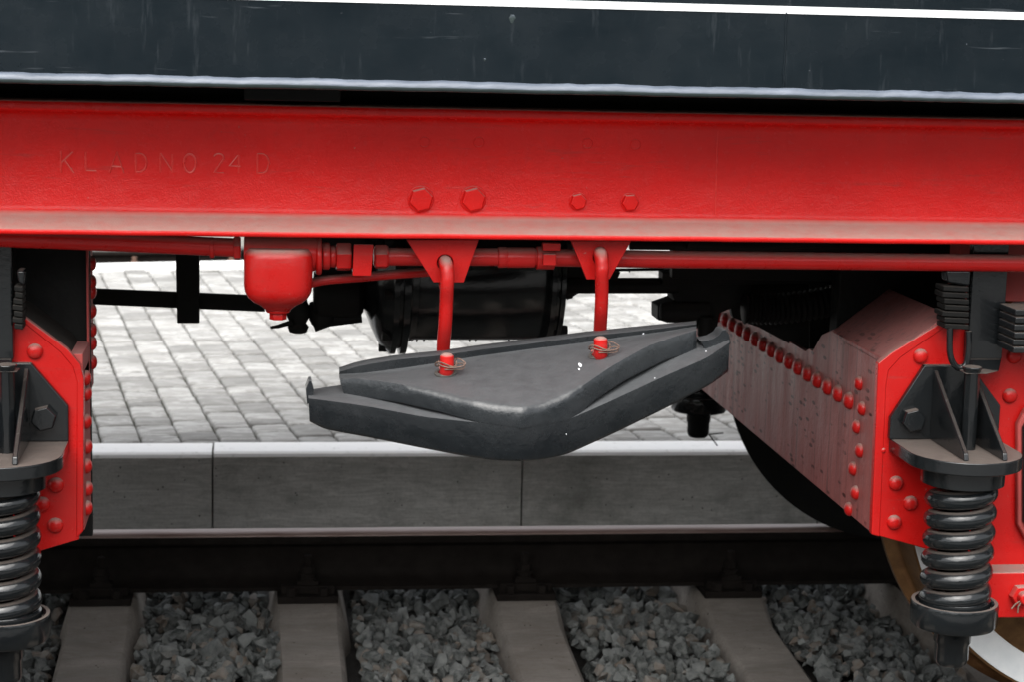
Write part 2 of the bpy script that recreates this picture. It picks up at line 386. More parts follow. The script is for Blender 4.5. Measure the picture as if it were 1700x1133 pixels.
# ---- rails
def rail_profile():
    h = .159; return [(-.075, 0), (.075, 0), (.075, .011), (.03, .022), (.011, .034), (.008, .05), (.008, .105), (.014, .118), (.034, .124), (.036, .128), (.036, .148), (.028, .157), (.012, .159), (-.012, .159), (-.028, .157), (-.036, .148), (-.036, .128), (-.034, .124), (-.014, .118), (-.008, .105), (-.008, .05), (-.011, .034), (-.03, .022), (-.075, .011)]
RZ = -.159
def rail(name, pathfn, xs, z0, label):
    pr = rail_profile(); n = len(pr); mb = MB(); vs = []
    for x in xs:
        y = pathfn(x); vs += [(x, y+p[0], z0+p[1]) for p in pr]
    for i in range(len(xs)-1):
        for k in range(n):
            mb_i = 1 if 10 <= k <= 14 else 0
            mb.f.append((i*n+k, i*n+(k+1) % n, (i+1)*n+(k+1) % n, (i+1)*n+k)); mb.mi.append(mb_i)
    mb.v = vs; mb.f += [tuple(range(n)), tuple((len(xs)-1)*n+k for k in range(n-1, -1, -1))]; mb.mi += [0, 0]
    o = mb.build(name, [M_railside, M_railhead], smooth=50); tag(o, label, 'rail'); return o
rail('steel_rail', lambda x: .7525, [-14, 14], RZ, 'dark steel rail with worn brownish head running in front of the concrete kerb')
rail('steel_rail', lambda x: -.7525, [-14, 14], RZ, 'near steel rail carrying the white rimmed wheel under the tender springs')
M_rh = M_railhead; M_railhead = M_washer
FR = rail('steel_rail', lambda x: far_y(x)+1.0, [-6.5+.4*i for i in range(28)], -.105, 'distant dark rail of the next track beyond the far white kerb')
M_railhead = M_rh
# rusty fastenings on far rail
for px in (220, 383, 120, 560):
    X = atz(px, 446, -.03).x; Y = far_y(X)+.90
    for_ = MB(); zf = -.085; for_.box(X-.09, X+.09, Y-.08, Y+.03, zf-.02, zf+.018); for_.lathe((X, Y-.01, zf+.018), (0, 0, 1), [(.055, 0), (.05, .012), (.032, .03), (.026, .03), (.026, .055), (.015, .058), (.015, .085)], 10)
    for_.build('rail_fastening', M_rust, FR, bevel=.003)

# ---- sleepers of our track
# centre lines measured where they leave the rail
def sleeper_parts(x, w_out, name_label, k, first=[]):
    s = empty('railway_sleeper', (x, 0, -.30)); tag(s, name_label, 'sleeper', 'concrete sleepers under the track')
    if first:
        for c in first[0].children:
            cc = copy(c, s)
            for g in c.children: copy(g, cc)
        return s
    first.append(s)
    mb = MB(); secs = []
    for y in (-1.25, -1.0, -.60, -.50, 0, .50, .60, 1.0, 1.25):
        a = abs(y); zt = .120 if a >= .58 else (.078 if a > .2 else .060)
        wt = .082 if a >= .5 else .078; wb = .145 if a > .5 else .115
        secs.append([(-wb, y, -.08), (-wt-.008, y, zt-.012), (-wt+.004, y, zt), (wt-.004, y, zt), (wt+.008, y, zt-.012), (wb, y, -.08)])
    vs = [p for q in secs for p in q]; n = 6
    fs = [(i*n+k, i*n+(k+1) % n, (i+1)*n+(k+1) % n, (i+1)*n+k) for i in range(len(secs)-1) for k in range(n)]+[tuple(range(n)), tuple((len(secs)-1)*n+k for k in range(n-1, -1, -1))]
    mb.add(vs, fs); mb.build('concrete_body', M_sleeper, s, smooth=35)
    for ry in (-.7525, .7525):
        bp = MB(); bp.box(-.085, .085, ry-.135, ry+.135, .120, .1405); 
        for sg in (-1, 1):
            bp.box(-.075, .075, ry+sg*.095-.016*1, ry+sg*.095+.016, .1405, .165)
        plate = bp.build('base_plate', M_railside, s, bevel=.003)
        for sg in (-1, 1):
            cb = MB(); yb = ry+sg*.080; o = (0, yb, .150)
            cb.box(-.030, .030, yb-.02, yb+.02, .152, .176)
            cb.lathe(o, (0, 0, 1), [(.024, .026), (.024, .032), (.019, .032), (.019, .040), (.024, .040), (.024, .047), (.019, .047)], 16)
            hexhead(cb, (0, yb, .197), (0, 0, 1), .021, .02)
            cb.lathe((0, yb, .217), (0, 0, 1), [(.0115, 0), (.0115, .028), (.009, .031)], 12)
            cb.build('clip_bolt', M_railside, plate, bevel=.001)
            for sx_ in (-.045, .045):
                sc = MB(); hexhead(sc, (sx_, ry+sg*.118, .1405), (0, 0, 1), .017, .022); sc.build('screw_head', M_railside, plate, bevel=.001)
    return s
slab = ['concrete sleeper farthest left, beside the lower cup of the left spring', 'second concrete sleeper from the left, stained and plain topped', 'mid concrete sleeper with rusty brown stain, below the hanging ramp', 'right concrete sleeper crossing under the far dark wheel', 'concrete sleeper under the right bogie wheel, mostly hidden', 'concrete sleeper beyond the left edge under the left bogie']
SX = [atz(a, 1012, -.18).x for a in (165, 512, 880, 1232)]
print('sleeper X', SX)
stp = (SX[3]-SX[0])/3
SX = SX+[SX[3]+stp, SX[0]-stp]
for k, x in enumerate(SX): sleeper_parts(x, .17, slab[k], k)
for k, (i, lab) in enumerate(((-2, 'outermost left concrete sleeper, under the left bogie'), (5, 'concrete sleeper behind the horn guide of the right bogie'), (6, 'outermost right concrete sleeper, past the right bogie wheel'))):
    sleeper_parts(SX[0]+stp*i, .17, lab, k)

# ---- ballast
def rock_protos(n):
    out = []
    for i in range(n):
        bm = bmesh.new(); r = np.random.default_rng(100+i); k = int(r.integers(9, 15))
        p = r.normal(size=(k, 3)); p /= np.linalg.norm(p, axis=1)[:, None]; p *= r.uniform(.78, 1.1, (k, 1)); p *= np.array([1, r.uniform(.65, .95), r.uniform(.5, .8)])
        vs = [bm.verts.new(q) for q in p]; res = bmesh.ops.convex_hull(bm, input=vs)
        bmesh.ops.delete(bm, geom=[v for v in bm.verts if not v.link_faces], context='VERTS')
        bmesh.ops.triangulate(bm, faces=bm.faces[:]); bm.verts.ensure_lookup_table()
        V = np.array([v.co[:] for v in bm.verts]); F = np.array([[v.index for v in f.verts] for f in bm.faces]); bm.free(); out.append((V, F))
    return out
PR = rock_protos(14)
def ballast(name, spots, label, mat):
    V = []; F = []; o = 0
    for (x, y, z, s) in spots:
        v, f = PR[int(rng.integers(len(PR)))]
        q = rng.normal(size=4); q /= np.linalg.norm(q); w, a, b, c = q
        R = np.array([[1-2*(b*b+c*c), 2*(a*b-c*w), 2*(a*c+b*w)], [2*(a*b+c*w), 1-2*(a*a+c*c), 2*(b*c-a*w)], [2*(a*c-b*w), 2*(b*c+a*w), 1-2*(a*a+b*b)]])
        V.append(v@R.T*s+np.array([x, y, z])); F.append(f+o); o += len(v)
    V = np.concatenate(V); F = np.concatenate(F); me = bpy.data.meshes.new(name)
    me.vertices.add(len(V)); me.vertices.foreach_set('co', V.ravel()); me.loops.add(F.size); me.loops.foreach_set('vertex_index', F.ravel().astype(np.int32))
    me.polygons.add(len(F)); me.polygons.foreach_set('loop_start', np.arange(0, F.size, 3, dtype=np.int32)); me.update(calc_edges=True); me.validate()
    me.materials.append(mat); me.shade_flat(); ob = bpy.data.objects.new(name, me); COL.objects.link(ob); tag(ob, label, kind='stuff'); print(name, len(F)); return ob
def near_sleeper(x, y, m=.03):
    w = .115
    return min(abs(x-s) for s in allS) < w+m*.3 and abs(y) < 1.27
allS = [SX[0]+stp*i for i in range(-3, 8)]
sp = []
def fill(x0, x1, y0, y1, dens, zb, smin, smax, slope=0):
    nn = int((x1-x0)*(y1-y0)*dens)
    for _ in range(nn):
        x = rng.uniform(x0, x1); y = rng.uniform(y0, y1); s = rng.uniform(smin, smax)*rng.uniform(.8, 1.1)
        dmin = min(abs(x-q) for q in allS)
        if dmin < .10+s*.6 and abs(y) < 1.27: continue
        z = zb+rng.uniform(-.035, .022)+.012*math.sin(x*5+y*3)
        if abs(y-.7525) < .12 or abs(y+.7525) < .12: z -= .028
        sp.append((x, y, z, s))
fill(-1.5, 3.3, -.85, 1.46, 1300, GZ-.018, .013, .028)
fill(-1.5, 3.3, -.85, 1.46, 1000, GZ-.022, .022, .040)
fill(-3.5, -1.5, -1.9, 1.46, 600, GZ-.02, .02, .036); fill(3.3, 5, -1.9, 1.46, 600, GZ-.02, .02, .036); fill(-1.5, 3.3, -1.9, -.85, 700, GZ-.02, .02, .036)
ballast('ballast', sp, 'grey crushed stone ballast between the sleepers', M_ballast)
sp2 = []
for _ in range(5000):
    x = rng.uniform(-3, 4.2); y = far_y(x)+rng.uniform(.15, 3.5); sp2.append((x, y, -.27+rng.uniform(-.03, .02), rng.uniform(.022, .04)))
ballast('distant_ballast', sp2, 'ballast of the next track beyond the platform', M_ballast)

# ================================================================== TENDER
T = empty('railway_tender', (0.6, 0, 1.0)); tag(T, 'black and red railway tender with riveted bogies and coil springs, standing over the track', 'railway tender')
T.location = (0, 0, 0)
X0, X1 = -4.0, 6.0
BY = -1.32
# body side: panel, lip, stripe
zl = zat(850, 141, BY)       # lower edge of panel
bp = MB(); bp.box(X0, X1, BY, -BY, zl, zl+.35)
body = bp.build('body_panel', M_body, T, bevel=.002)
sp_t, sp_b = zat(1275, 9, BY-.002), zat(1275, 21.5, BY-.002)
st = MB(); st.box(X0, X1, BY-.0015, BY+.01, sp_b, sp_t); st.build('white_stripe', M_white, body)
# uneven rounded sill lip
lp = MB(); vs = []; pr = [(0.004, .0), (-.003, .001), (-.010, -.004), (-.0125, -.0100), (-.0125, -.0150), (-.009, -.0175), (.02, -.0175)]
nx = 260
for i in range(nx):
    x = -1.2+3.6*i/(nx-1); w = .0006*math.sin(x*23)+.0005*math.sin(x*61+1)+.0004*math.sin(x*140+2)+random.gauss(0, .0003)
    if i == 0: x = X0
    if i == nx-1: x = X1
    vs += [(x, BY+a-(.0 if k in (0, 6) else w*.5), zl+.0035+b+w*(1 if k < 3 else .4)) for k, (a, b) in enumerate(pr)]
m_ = len(pr); lp.add(vs, [(i*m_+k, (i+1)*m_+k, (i+1)*m_+k+1, i*m_+k+1) for i in range(nx-1) for k in range(m_-1)])
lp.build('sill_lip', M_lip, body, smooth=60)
xs_ = xat(1303, 80, BY)
ws = MB(); ws.tube(catmull([(xs_+random.uniform(-.0015, .0015), BY-.0, zl+.005+.012*i) for i in range(12)], 3), .0022, 6); ws.build('weld_seam', M_body, body)
# small runs and dabs on the body paint
for (px, py, s) in ((851, 28, .007), (805, 98, .0025), (1605, 73, .0012)):
    mb = MB(); c = at(px, py, BY-.0004)
    mb.add([c+Vector((math.cos(a)*s*random.uniform(.6, 1.1), 0, math.sin(a)*s*.7*random.uniform(.6, 1.1)-(.01*s/.01 if a > 4 and a < 5.2 else 0))) for a in [2*PI*k/12 for k in range(12)]]+[c+Vector((0, -.0007, 0))], [(k, (k+1) % 12, 12) for k in range(12)])
    mb.build('paint_run', M_lip, body)
# underbody and sill behind the gap
ub = MB(); ub.box(X0, X1, -1.0, 1.20, zl-.10, zl-.001)
ub.build('underbody', M_grease, T)
sb = MB(); a = at(405, 158, -1.14).x; b = at(565, 158, -1.14).x; sb.box(a, b, -1.15, -.9, zl-.042, zl-.012); sb.build('spacer_block', M_grease, T, bevel=.002)

# frame beam
LY, WY = -1.105, -1.028
zT, zTb = zat(850, 181, LY), zat(850, 197, LY)
zB, zBt = zat(850, 398, LY), zat(850, 388.5, LY)
zw = zat(850, 366, WY-.012)
r = .0035
prof = [(LY+r, zT), (LY, zT-r), (LY, zTb+r), (LY+r, zTb), (WY-.016, zTb-.006), (WY-.008, zTb-.009), (WY-.002, zTb-.015), (WY, zTb-.024),
        (WY, zw+.017), (WY-.002, zw+.009), (WY-.008, zw+.002), (WY-.017, zw-.001), (LY+.004, zBt+.0005), (LY+.001, zBt-.001), (LY, zBt-.004), (LY, zB+r), (LY+r, zB), (WY+.012, zB), (WY+.012, zT)]
bm_ = MB(); n = len(prof); nxs = [X0]+[-1+.05*i for i in range(60)]+[X1]
vs = []
for i, x in enumerate(nxs):
    j = random.gauss(0, .0003)
    vs += [(x, y+(j if y < WY-.03 else 0), z+j*.5) for y, z in prof]
bm_.add(vs, [(i*n+k, (i+1)*n+k, (i+1)*n+(k+1) % n, i*n+(k+1) % n) for i in range(len(nxs)-1) for k in range(n)]+[tuple(range(n)), tuple((len(nxs)-1)*n+k for k in range(n))])
beam = bm_.build('frame_beam', M_redweb, T, smooth=60)
beam['label'] = 'red rolled steel channel beam with dusty lower flange'
# hex bolts
for px, py, rr, hh in ((699, 331, 20.5, .016), (786, 331, 20.5, .015), (960, 334.5, 14, .012), (1046, 336, 14.5, .012)):
    c = at(px, py, WY-hh*.5); c.y = WY; R_ = rr/876.
    mb = MB(); hexhead(mb, c, (0, -1, 0), R_, hh, phase=PI/6 if px != 1046 else .35)
    mb.lathe(c, (0, -1, 0), [(R_*1.12, 0), (R_*1.05, .002)], 24)
    mb.build('bolt', M_redweb, beam, bevel=.0012)
for px, py in ((705, 236), (795, 236), (975, 238), (1055, 240)):
    c = at(px, py, WY); mb = MB(); mb.lathe(c, (0, -1, 0), [(.0105, 0), (.010, .0007), (.0085, .0008), (.0082, .0002)], 28); mb.build('filled_hole', M_redweb, beam, smooth=60)
# raised mill letters
def stroke(mb, pts, r=.0019):
    mb.tube([at(px, py, WY-.0002) for px, py in pts], r, 6)
def arc(cx_, cy_, rx, ry, a0, a1, n=10): return [(cx_+rx*math.cos(math.radians(a0+(a1-a0)*i/n)), cy_+ry*math.sin(math.radians(a0+(a1-a0)*i/n))) for i in range(n+1)]
D = lambda x, y: [[(x, y), (x, y+32)], [(x, y)]+arc(x+8, y+16, 11, 16, -90, 90)+[(x, y+32)]]
letters = [
 [[(101, 250), (101, 286)], [(121, 252), (102, 270)], [(107, 266), (122, 287)]],
 [[(142, 252), (142, 283)], [(142, 283), (160, 284)]],
 [[(182, 286), (194, 252), (205, 287)], [(186, 276), (202, 277)]],
 [[(225, 255), (225, 285)], [(225, 255)]+arc(232, 270, 11, 15, -90, 90)+[(225, 285)]],
 [[(266, 286), (266, 254)], [(266, 254), (286, 285)], [(286, 286), (286, 256)]],
 [arc(315, 271, 10, 15.5, 0, 360, 20)],
 [arc(363, 262, 8, 7, -160, 30, 8)+[(356, 286), (371, 287)]],
 [[(396, 287), (396, 257)], [(395, 258), (381, 275), (399, 276)]],
 D(427, 255.5)]
for Lr in letters:
    mb = MB()
    for s_ in Lr: stroke(mb, s_)
    mb.build('raised_letter', M_letter, beam, smooth=60)
ws = MB(); ws.tube([at(1192+random.uniform(-.5, .5)-5*i/17, 197+i*10, WY) for i in range(17)], .0013, 6); ws.build('weld_seam', M_letter, beam)
# far side beam
fb = MB(); fb.box(X0, X1, 1.03, 1.10, zB, zT); fb.build('frame_beam', M_red, T)

# hook brackets: tapered plates with a round hole
def bracket(px_t0, px_t1, px_b0, px_b1, yt, yb, hx, hy, hr, Y=-1.062, th=.012):
    out = [at(px_t0, yt, Y), at(px_t1, yt, Y), at(px_b1, yb, Y), at(px_b0, yb, Y)]; c = at(hx, hy, Y); N = 32
    def edge(a):   # intersection of ray with the quad
        d = Vector((math.cos(a), 0, math.sin(a))); best = 9
        for i in range(4):
            p, q = out[i], out[(i+1) % 4]; e = q-p; den = d.x*e.z-d.z*e.x
            if abs(den) < 1e-9: continue
            w = p-c; t = (w.x*e.z-w.z*e.x)/den; s = (w.x*d.z-w.z*d.x)/den
            if t > 0 and -1e-6 <= s <= 1+1e-6: best = min(best, t)
        return c+d*best
    angs = sorted([2*PI*k/N for k in range(N)]+[math.atan2((p-c).z, (p-c).x) % (2*PI) for p in out]); M2 = len(angs)
    o = [edge(a) for a in angs]; i_ = [c+Vector((math.cos(a), 0, math.sin(a)))*hr for a in angs]; off = Vector((0, th, 0))
    mb = MB(); mb.add(o+i_+[p+off for p in o]+[p+off for p in i_], sum([[(k, (k+1) % M2, M2+(k+1) % M2, M2+k), (2*M2+k, 3*M2+k, 3*M2+(k+1) % M2, 2*M2+(k+1) % M2), (k, 2*M2+k, 2*M2+(k+1) % M2, (k+1) % M2), (M2+k, M2+(k+1) % M2, 3*M2+(k+1) % M2, 3*M2+k)] for k in range(M2)], []))
    return mb.build('hook_bracket', M_red, T, bevel=.0012, smooth=30)
bracket(675, 795, 720, 770, 398, 469, 739, 436, .0155)
bracket(948, 1048, 974, 1012, 400, 464, 997, 427, .0150)

# ---- red brake pipe with fittings
PY = -1.012
def pt(px, py, Y=PY): return at(px, py, Y)
pipe = MB(); pipe.tube([pt(620, 426), pt(890, 427), pt(1100, 430.5), pt(1760, 437.5)], .0172, 20)
P = pipe.build('brake_pipe', M_red, T)
def ring(name, px0, px1, py, r, seg=24, hexa=False, parent=P, mat=M_red, Y=PY, py1=None):
    a, b = at(px0, py, Y), at(px1, py1 or py, Y); d = b-a; mb = MB()
    mb.lathe(a, d.normalized(), [(r*.93, 0), (r, .003), (r, d.length-.003), (r*.93, d.length)], 6 if hexa else seg); return mb.build(name, mat, parent, bevel=.0012, smooth=35)
pl = MB(); pl.tube([pt(-120, 390), pt(0, 394), pt(200, 402), pt(392, 411)], .0178, 20); PL = pl.build('brake_pipe', M_red, T)
ring('coupling_ring', 348, 356, 411, .0205, parent=PL); ring('coupling_ring', 388, 400, 412, .024, parent=PL, hexa=True)
ring('union_nut', 524, 534, 425, .036); ring('union_nut', 535, 548, 425, .026)
ring('union_nut', 548, 558, 425.5, .021); ring('union_nut', 558, 583, 426, .0285, hexa=True); ring('union_nut', 622, 643, 426, .0245, hexa=True)
ring('coupling_ring', 826, 842, 427, .0205); ring('coupling_ring', 640, 645, 426, .021)
ring('coupling_ring', 840, 888, 427.5, .0200)
cl = MB(); a, b = pt(586, 402), pt(619, 402); zz = zat(600, 458, PY-.03)
cl.prism([(a.x, PY-.034, a.z), (b.x, PY-.034, a.z), (b.x-.004, PY-.034, zz), (a.x-.002, PY-.034, zz)], 0, (0, .006, 0)); cl.box(a.x, b.x-.004, PY-.028, PY+.04, zz+.001, zz+.007)
cl.build('pipe_clamp', M_red, P, bevel=.002)
c2 = MB(); a, b = pt(893, 404), pt(930, 404)
c2.lathe(pt(890, 428), (1, 0, .0), [(.0225, 0), (.0225, .035)], 24)
c2.box(a.x+.005, b.x-.004, PY-.034, PY-.016, zat(900, 413, PY), zat(900, 400, PY)); c2.box(a.x+.006, b.x-.012, PY-.036, PY-.012, zat(900, 437, PY), zat(900, 418, PY))
c2.build('pipe_clamp', M_red, P, bevel=.002)
hs_ = MB(); hs_.tube(catmull([at(512, 471, -.97), at(540, 465, -.97), at(600, 460, -.965), at(660, 455, -.96), at(720, 451, -.94), at(760, 448, -.9)], 6), .0095, 14)
HS = hs_.build('branch_pipe', M_red, T)
# water trap bowl
W_ = MB(); c = at(462, 440, PY-.01); zt_ = zat(462, 404, PY)-c.z
def rz(py): return zat(462, py, PY-.03)-c.z
pts_ = [(.050, .035), (.056, rz(412)), (.0620, rz(419)), (.0645, rz(426)), (.0645, rz(474)), (.0625, rz(485)), (.057, rz(494)), (.047, rz(502)), (.036, rz(507)), (.027, rz(513)), (.024, rz(516))]
W_.lathe(c, (0, 0, 1), pts_, 48, sq=3.4)
W_.lathe(at(405, 420, PY), (1, 0, 0), [(.030, 0), (.034, .006), (.036, .03), (.036, .10), (.034, .13), (.030, .14)], 28)
W = W_.build('water_trap', M_red, T, bevel=0, smooth=50)
dp = MB(); dp.lathe(c, (0, 0, 1), [(.020, rz(513)), (.024, rz(517)), (.022, rz(521))], 20); hexhead(dp, c+Vector((0, 0, rz(533))), (0, 0, 1), .0165, rz(520)-rz(533)); dp.build('drain_plug', M_red, W, bevel=.001)

# ---- black gear under the middle
CY = -.30
def cyl(mb, px0, px1, pyb, R, Y=CY, seg=48, prof=None, py1=None):
    x0 = xat(px0, pyb, Y); x1 = xat(px1, pyb, Y); zc = zat((px0+px1)/2, pyb, Y)+R*1.02
    L_ = x1-x0; mb.lathe((x0, Y, zc), (1, 0, 0), prof(L_) if prof else [(R*.98, 0), (R, .004), (R, L_-.004), (R*.98, L_)], seg); return x0, x1, zc
cb = MB(); x0c, x1c, zc = cyl(cb, 672, 906, 566, .175)
BC = cb.build('brake_cylinder', M_black, T, smooth=50)
f1 = MB(); xa = xat(641, 590, CY)
f1.lathe((xa, CY, zc), (1, 0, 0), [(.10, -.055), (.15, -.035), (.185, -.018), (.202, 0), (.208, .004), (.208, .016), (.196, .018), (.196, .024), (.208, .026), (.208, .040), (.180, .046), (.176, .06)], 48); F1 = f1.build('end_flange', M_black, BC, smooth=40)
f2 = MB(); xb = xat(893, 562, CY); f2.lathe((xb, CY, zc), (1, 0, 0), [(.178, 0), (.19, .003), (.19, .014), (.182, .016), (.182, .022), (.19, .024), (.19, .034), (.12, .05), (.06, .06)], 48); F2 = f2.build('end_flange', M_black, BC, smooth=40)
for k in range(10):
    a = 2*PI*k/10+.25
    for fx, rr, par, dd in ((xa-.018, .192, F1, 1), (xb+.020, .176, F2, 1)):
        mb = MB(); hexhead(mb, (fx, CY+rr*math.cos(a), zc+rr*math.sin(a)), (1, 0, 0), .013, .03); mb.build('bolt', M_grease, par, bevel=.001)
for px in (684, 692, 704, 780, 790, 845, 861):
    mb = MB(); q = at(px, 563, CY); mb.tube([q+Vector((0, 0, .004)), q-Vector((0, 0, .004)), q-Vector((0, 0, .006+random.uniform(0, .003)))], [.003, .0022, .0008], 6); mb.build('tar_drip', M_grease, BC)
# valve body left of the cylinder
vb = MB(); V_ = -.32
a, b = at(520, 525, V_), at(603, 525, V_)
vb.lathe((a.x, V_, a.z+.055), (1, 0, 0), [(.045, 0), (.058, .01), (.058, b.x-a.x-.012), (.045, b.x-a.x)], 28)
a2, b2 = at(528, 450, V_), at(640, 500, V_); vb.box(a2.x, b2.x, V_-.03, V_+.08, b2.z, a2.z+.10)
q = at(535, 538, V_); vb.lathe((q.x, V_, q.z-.0), (0, 0, 1), [(.022, -.005), (.03, .01), (.03, .05)], 16)
vb.build('control_valve', M_grease, T, bevel=.004, smooth=40)
vc = MB(); q = at(495, 551, V_); vc.lathe((q.x, V_, q.z), (0, 0, 1), [(.012, -.003), (.020, .0), (.024, .012), (.018, .02), (.026, .035), (.030, .05), (.02, .07), (.02, .14)], 16)
vc.tube([at(520, 540, V_), at(545, 531, V_), at(600, 524, V_)], .016, 10); vc.tube([at(449, 544, V_-.02), at(462, 542, V_-.02), at(485, 535, V_-.02)], [.003, .0045, .006], 8)
VC = vc.build('drain_cock', M_grease, T, smooth=50)
for px, py in ((540, 532), (527, 535), (556, 530), (559, 531)):
    mb = MB(); q = at(px, py, V_); mb.tube([q+Vector((0, 0, .004)), q-Vector((0, 0, .005))], [.004, .002], 6); mb.build('tar_drip', M_grease, T)
# dark brake rigging silhouettes on the left
rg = MB(); RY = -.15
p = [at(90, 477, RY), at(440, 492, RY), at(440, 518, RY), at(90, 503, RY)]; rg.prism(p, 0, (0, .02, 0)); rg.build('pull_rod', M_grease, T, bevel=.002)
rh = MB(); p = [at(291, 400, RY-.03), at(331, 400, RY-.03), at(331, 537, RY-.03), at(294, 537, RY-.03)]; rh.prism(p, 0, (0, .025, 0)); rh.build('safety_strap', M_grease, T, bevel=.002)
# rod to the right with gusset
rr_ = MB(); rr_.tube([at(900, 474, CY), at(1125, 474, CY)], .0185, 16)
rr_.prism([at(905, 440, CY), at(1020, 440, CY), at(1010, 465, CY), at(965, 484, CY), at(905, 520, CY)], 0, (0, .03, 0)); rr_.prism([at(1000, 452, CY-.01), at(1030, 452, CY-.01), at(1020, 475, CY-.01), at(995, 480, CY-.01)], 0, (0, .03, 0))
rr_.build('piston_rod', M_grease, T, smooth=40)
ad = MB(); AY = -.30
ad.lathe(at(1094, 518, AY), (1, 0, 0), [(.012, 0), (.020, .004), (.025, .02), (.025, .12)], 20)
ad.prism([at(1116, 448, AY), at(1250, 448, AY), at(1245, 500, AY), at(1195, 520, AY), at(1190, 552, AY), at(1178, 556, AY), at(1168, 548, AY), at(1118, 536, AY), at(1092, 532, AY), at(1092, 508, AY), at(1120, 498, AY), at(1112, 480, AY), at(1108, 462, AY)], 0, (0, .08, 0))
ad.lathe(at(1171, 560, AY-.02), (0, 0, 1), [(.014, 0), (.019, .004), (.019, .05)], 14)
ad.build('slack_adjuster', M_grease, T, bevel=.004, smooth=40)
rs = MB(); hp_ = catmull([at(1235, 512, -.36), at(1300, 512, -.36), at(1380, 500, -.36), at(1440, 484, -.36), at(1480, 455, -.36)], 44)
rs.tube(hp_, [.034+.0035*math.sin(i*PI/2.5) for i in range(len(hp_))], 20); rs.build('corrugated_hose', M_grease, T, smooth=60)
br = MB(); br.prism([at(1100, 452, -.34), at(1500, 455, -.34), at(1500, 470, -.34), at(1100, 473, -.34)], 0, (0, .05, 0)); br.prism([at(1116, 396, -.42), at(1800, 396, -.42), at(1800, 474, -.42), at(1116, 462, -.42)], 0, (0, .03, 0)); br.tube([at(1045, 407, -.6), at(1200, 408, -.6), at(1750, 412, -.6)], .010, 10)
br.tube(catmull([at(1140, 404, -.62), at(1250, 410, -.62), at(1380, 404, -.6), at(1500, 440, -.55), at(1620, 430, -.55)], 6), .012, 10)
br.build('brake_lever', M_grease, T, bevel=.002)
ck = MB(); ck.tube([at(1020, 448, -.2), at(1150, 446, -.2)], .004, 6); ck.tube([at(1045, 445, -.2), at(1045, 452, -.2)], [.003, .001], 6); ck.build('conduit', M_grease, T)

# ---- bogie frames: transoms, end plates
FY = -.965
def P2(px, py, Y=FY): return at(px, py, Y)
Xe = P2(1450, 888, FY+.01).x           # end plane of right bogie, faces -X
def ex(px, py, off=0.0): return atx(px, py, Xe-off)
nb = ex(1449, 888); zb_ = nb.z
pA = ex(1455, 596); pB = ex(1383, 547); pC = ex(1364, 556); pD = ex(1349, 583); pE = ex(1338, 578); pF = ex(1268, 541)
print('end plate', nb[:], pA[:], pB[:], pD[:], pF[:])
yfar = 1.02
yz = [(FY+.008, zb_), (FY+.008, pA.z), (pB.y, pB.z), (pC.y, pC.z), (pD.y, pD.z), (pD.y+.03, pD.z), (pD.y+.06, pF.z), (yfar, pF.z), (yfar, zb_)]
ep = MB(); ep.prism([(Xe, y, z) for y, z in yz], 0, (.012, 0, 0)); EP = ep.build('end_plate', M_cross, T, bevel=.0015); EP['label'] = 'dusty pink washed riveted cross plate of the right bogie'
rv = MB(); rv.lathe((0, 0, 0), (0, 0, 1), [(.0155, 0), (.0155, .002), (.0145, .0055), (.0115, .009), (.0070, .0113), (.0025, .0122)], 20)
rvm = rv.build('rivet', M_red, EP, smooth=70); rvm.rotation_euler = (0, -PI/2, 0)
def rivet(loc, rot, parent, mat=None, s=1.0):
    global rvm_first
    c = rvm.copy(); COL.objects.link(c); c.parent = parent; c.location = loc; c.rotation_euler = rot; c.scale = (s, s, s)
    return c
NEGX = (0, -PI/2, 0); POSX = (0, PI/2, 0); NEGY = (PI/2, 0, 0)
cols = [(1428, 637), (1433, 679), (1424, 709), (1429, 749), (1418, 779), (1422, 819), (1411, 846)]
rvm.location = ex(*cols[0])
for c in cols[1:]: rivet(ex(*c), NEGX, EP)
ra, rb_ = ex(1412, 666), ex(1217, 541)
zr = ra.z
yy = ra.y; rows = [ex(*q).y for q in ((1412, 666), (1217, 541))]
for k in range(14):
    t = k/13; px, py = 1412+(1217-1412)*0, 0
    y_ = rows[0]+(rows[1]-rows[0])*t; rivet((Xe, y_, zr), NEGX, EP, s=1.25)
for k in range(14, 17): rivet((Xe, rows[0]+(rows[1]-rows[0])*k/13, zr), NEGX, EP, s=1.25)
# sloping top of the right gusset box
g_ = MB(); q0, q1, q2, q3 = (Xe, FY+.004, pA.z), (Xe, pB.y, pB.z), None, None
xr = P2(1575, 532).x; zr2 = P2(1575, 530).z
g_.prism([(Xe-.002, FY+.002, pA.z-.002), (xr, FY+.002, zr2), (xr, pB.y+.02, zr2), (Xe-.002, pB.y, pA.z-.002)], 0, (0, 0, .010))
g_.box(Xe+.012, 2.9, pB.y, pB.y+.012, pA.z-.02, zr2) if False else None
g_.build('gusset_top', M_cross, T, bevel=.002)
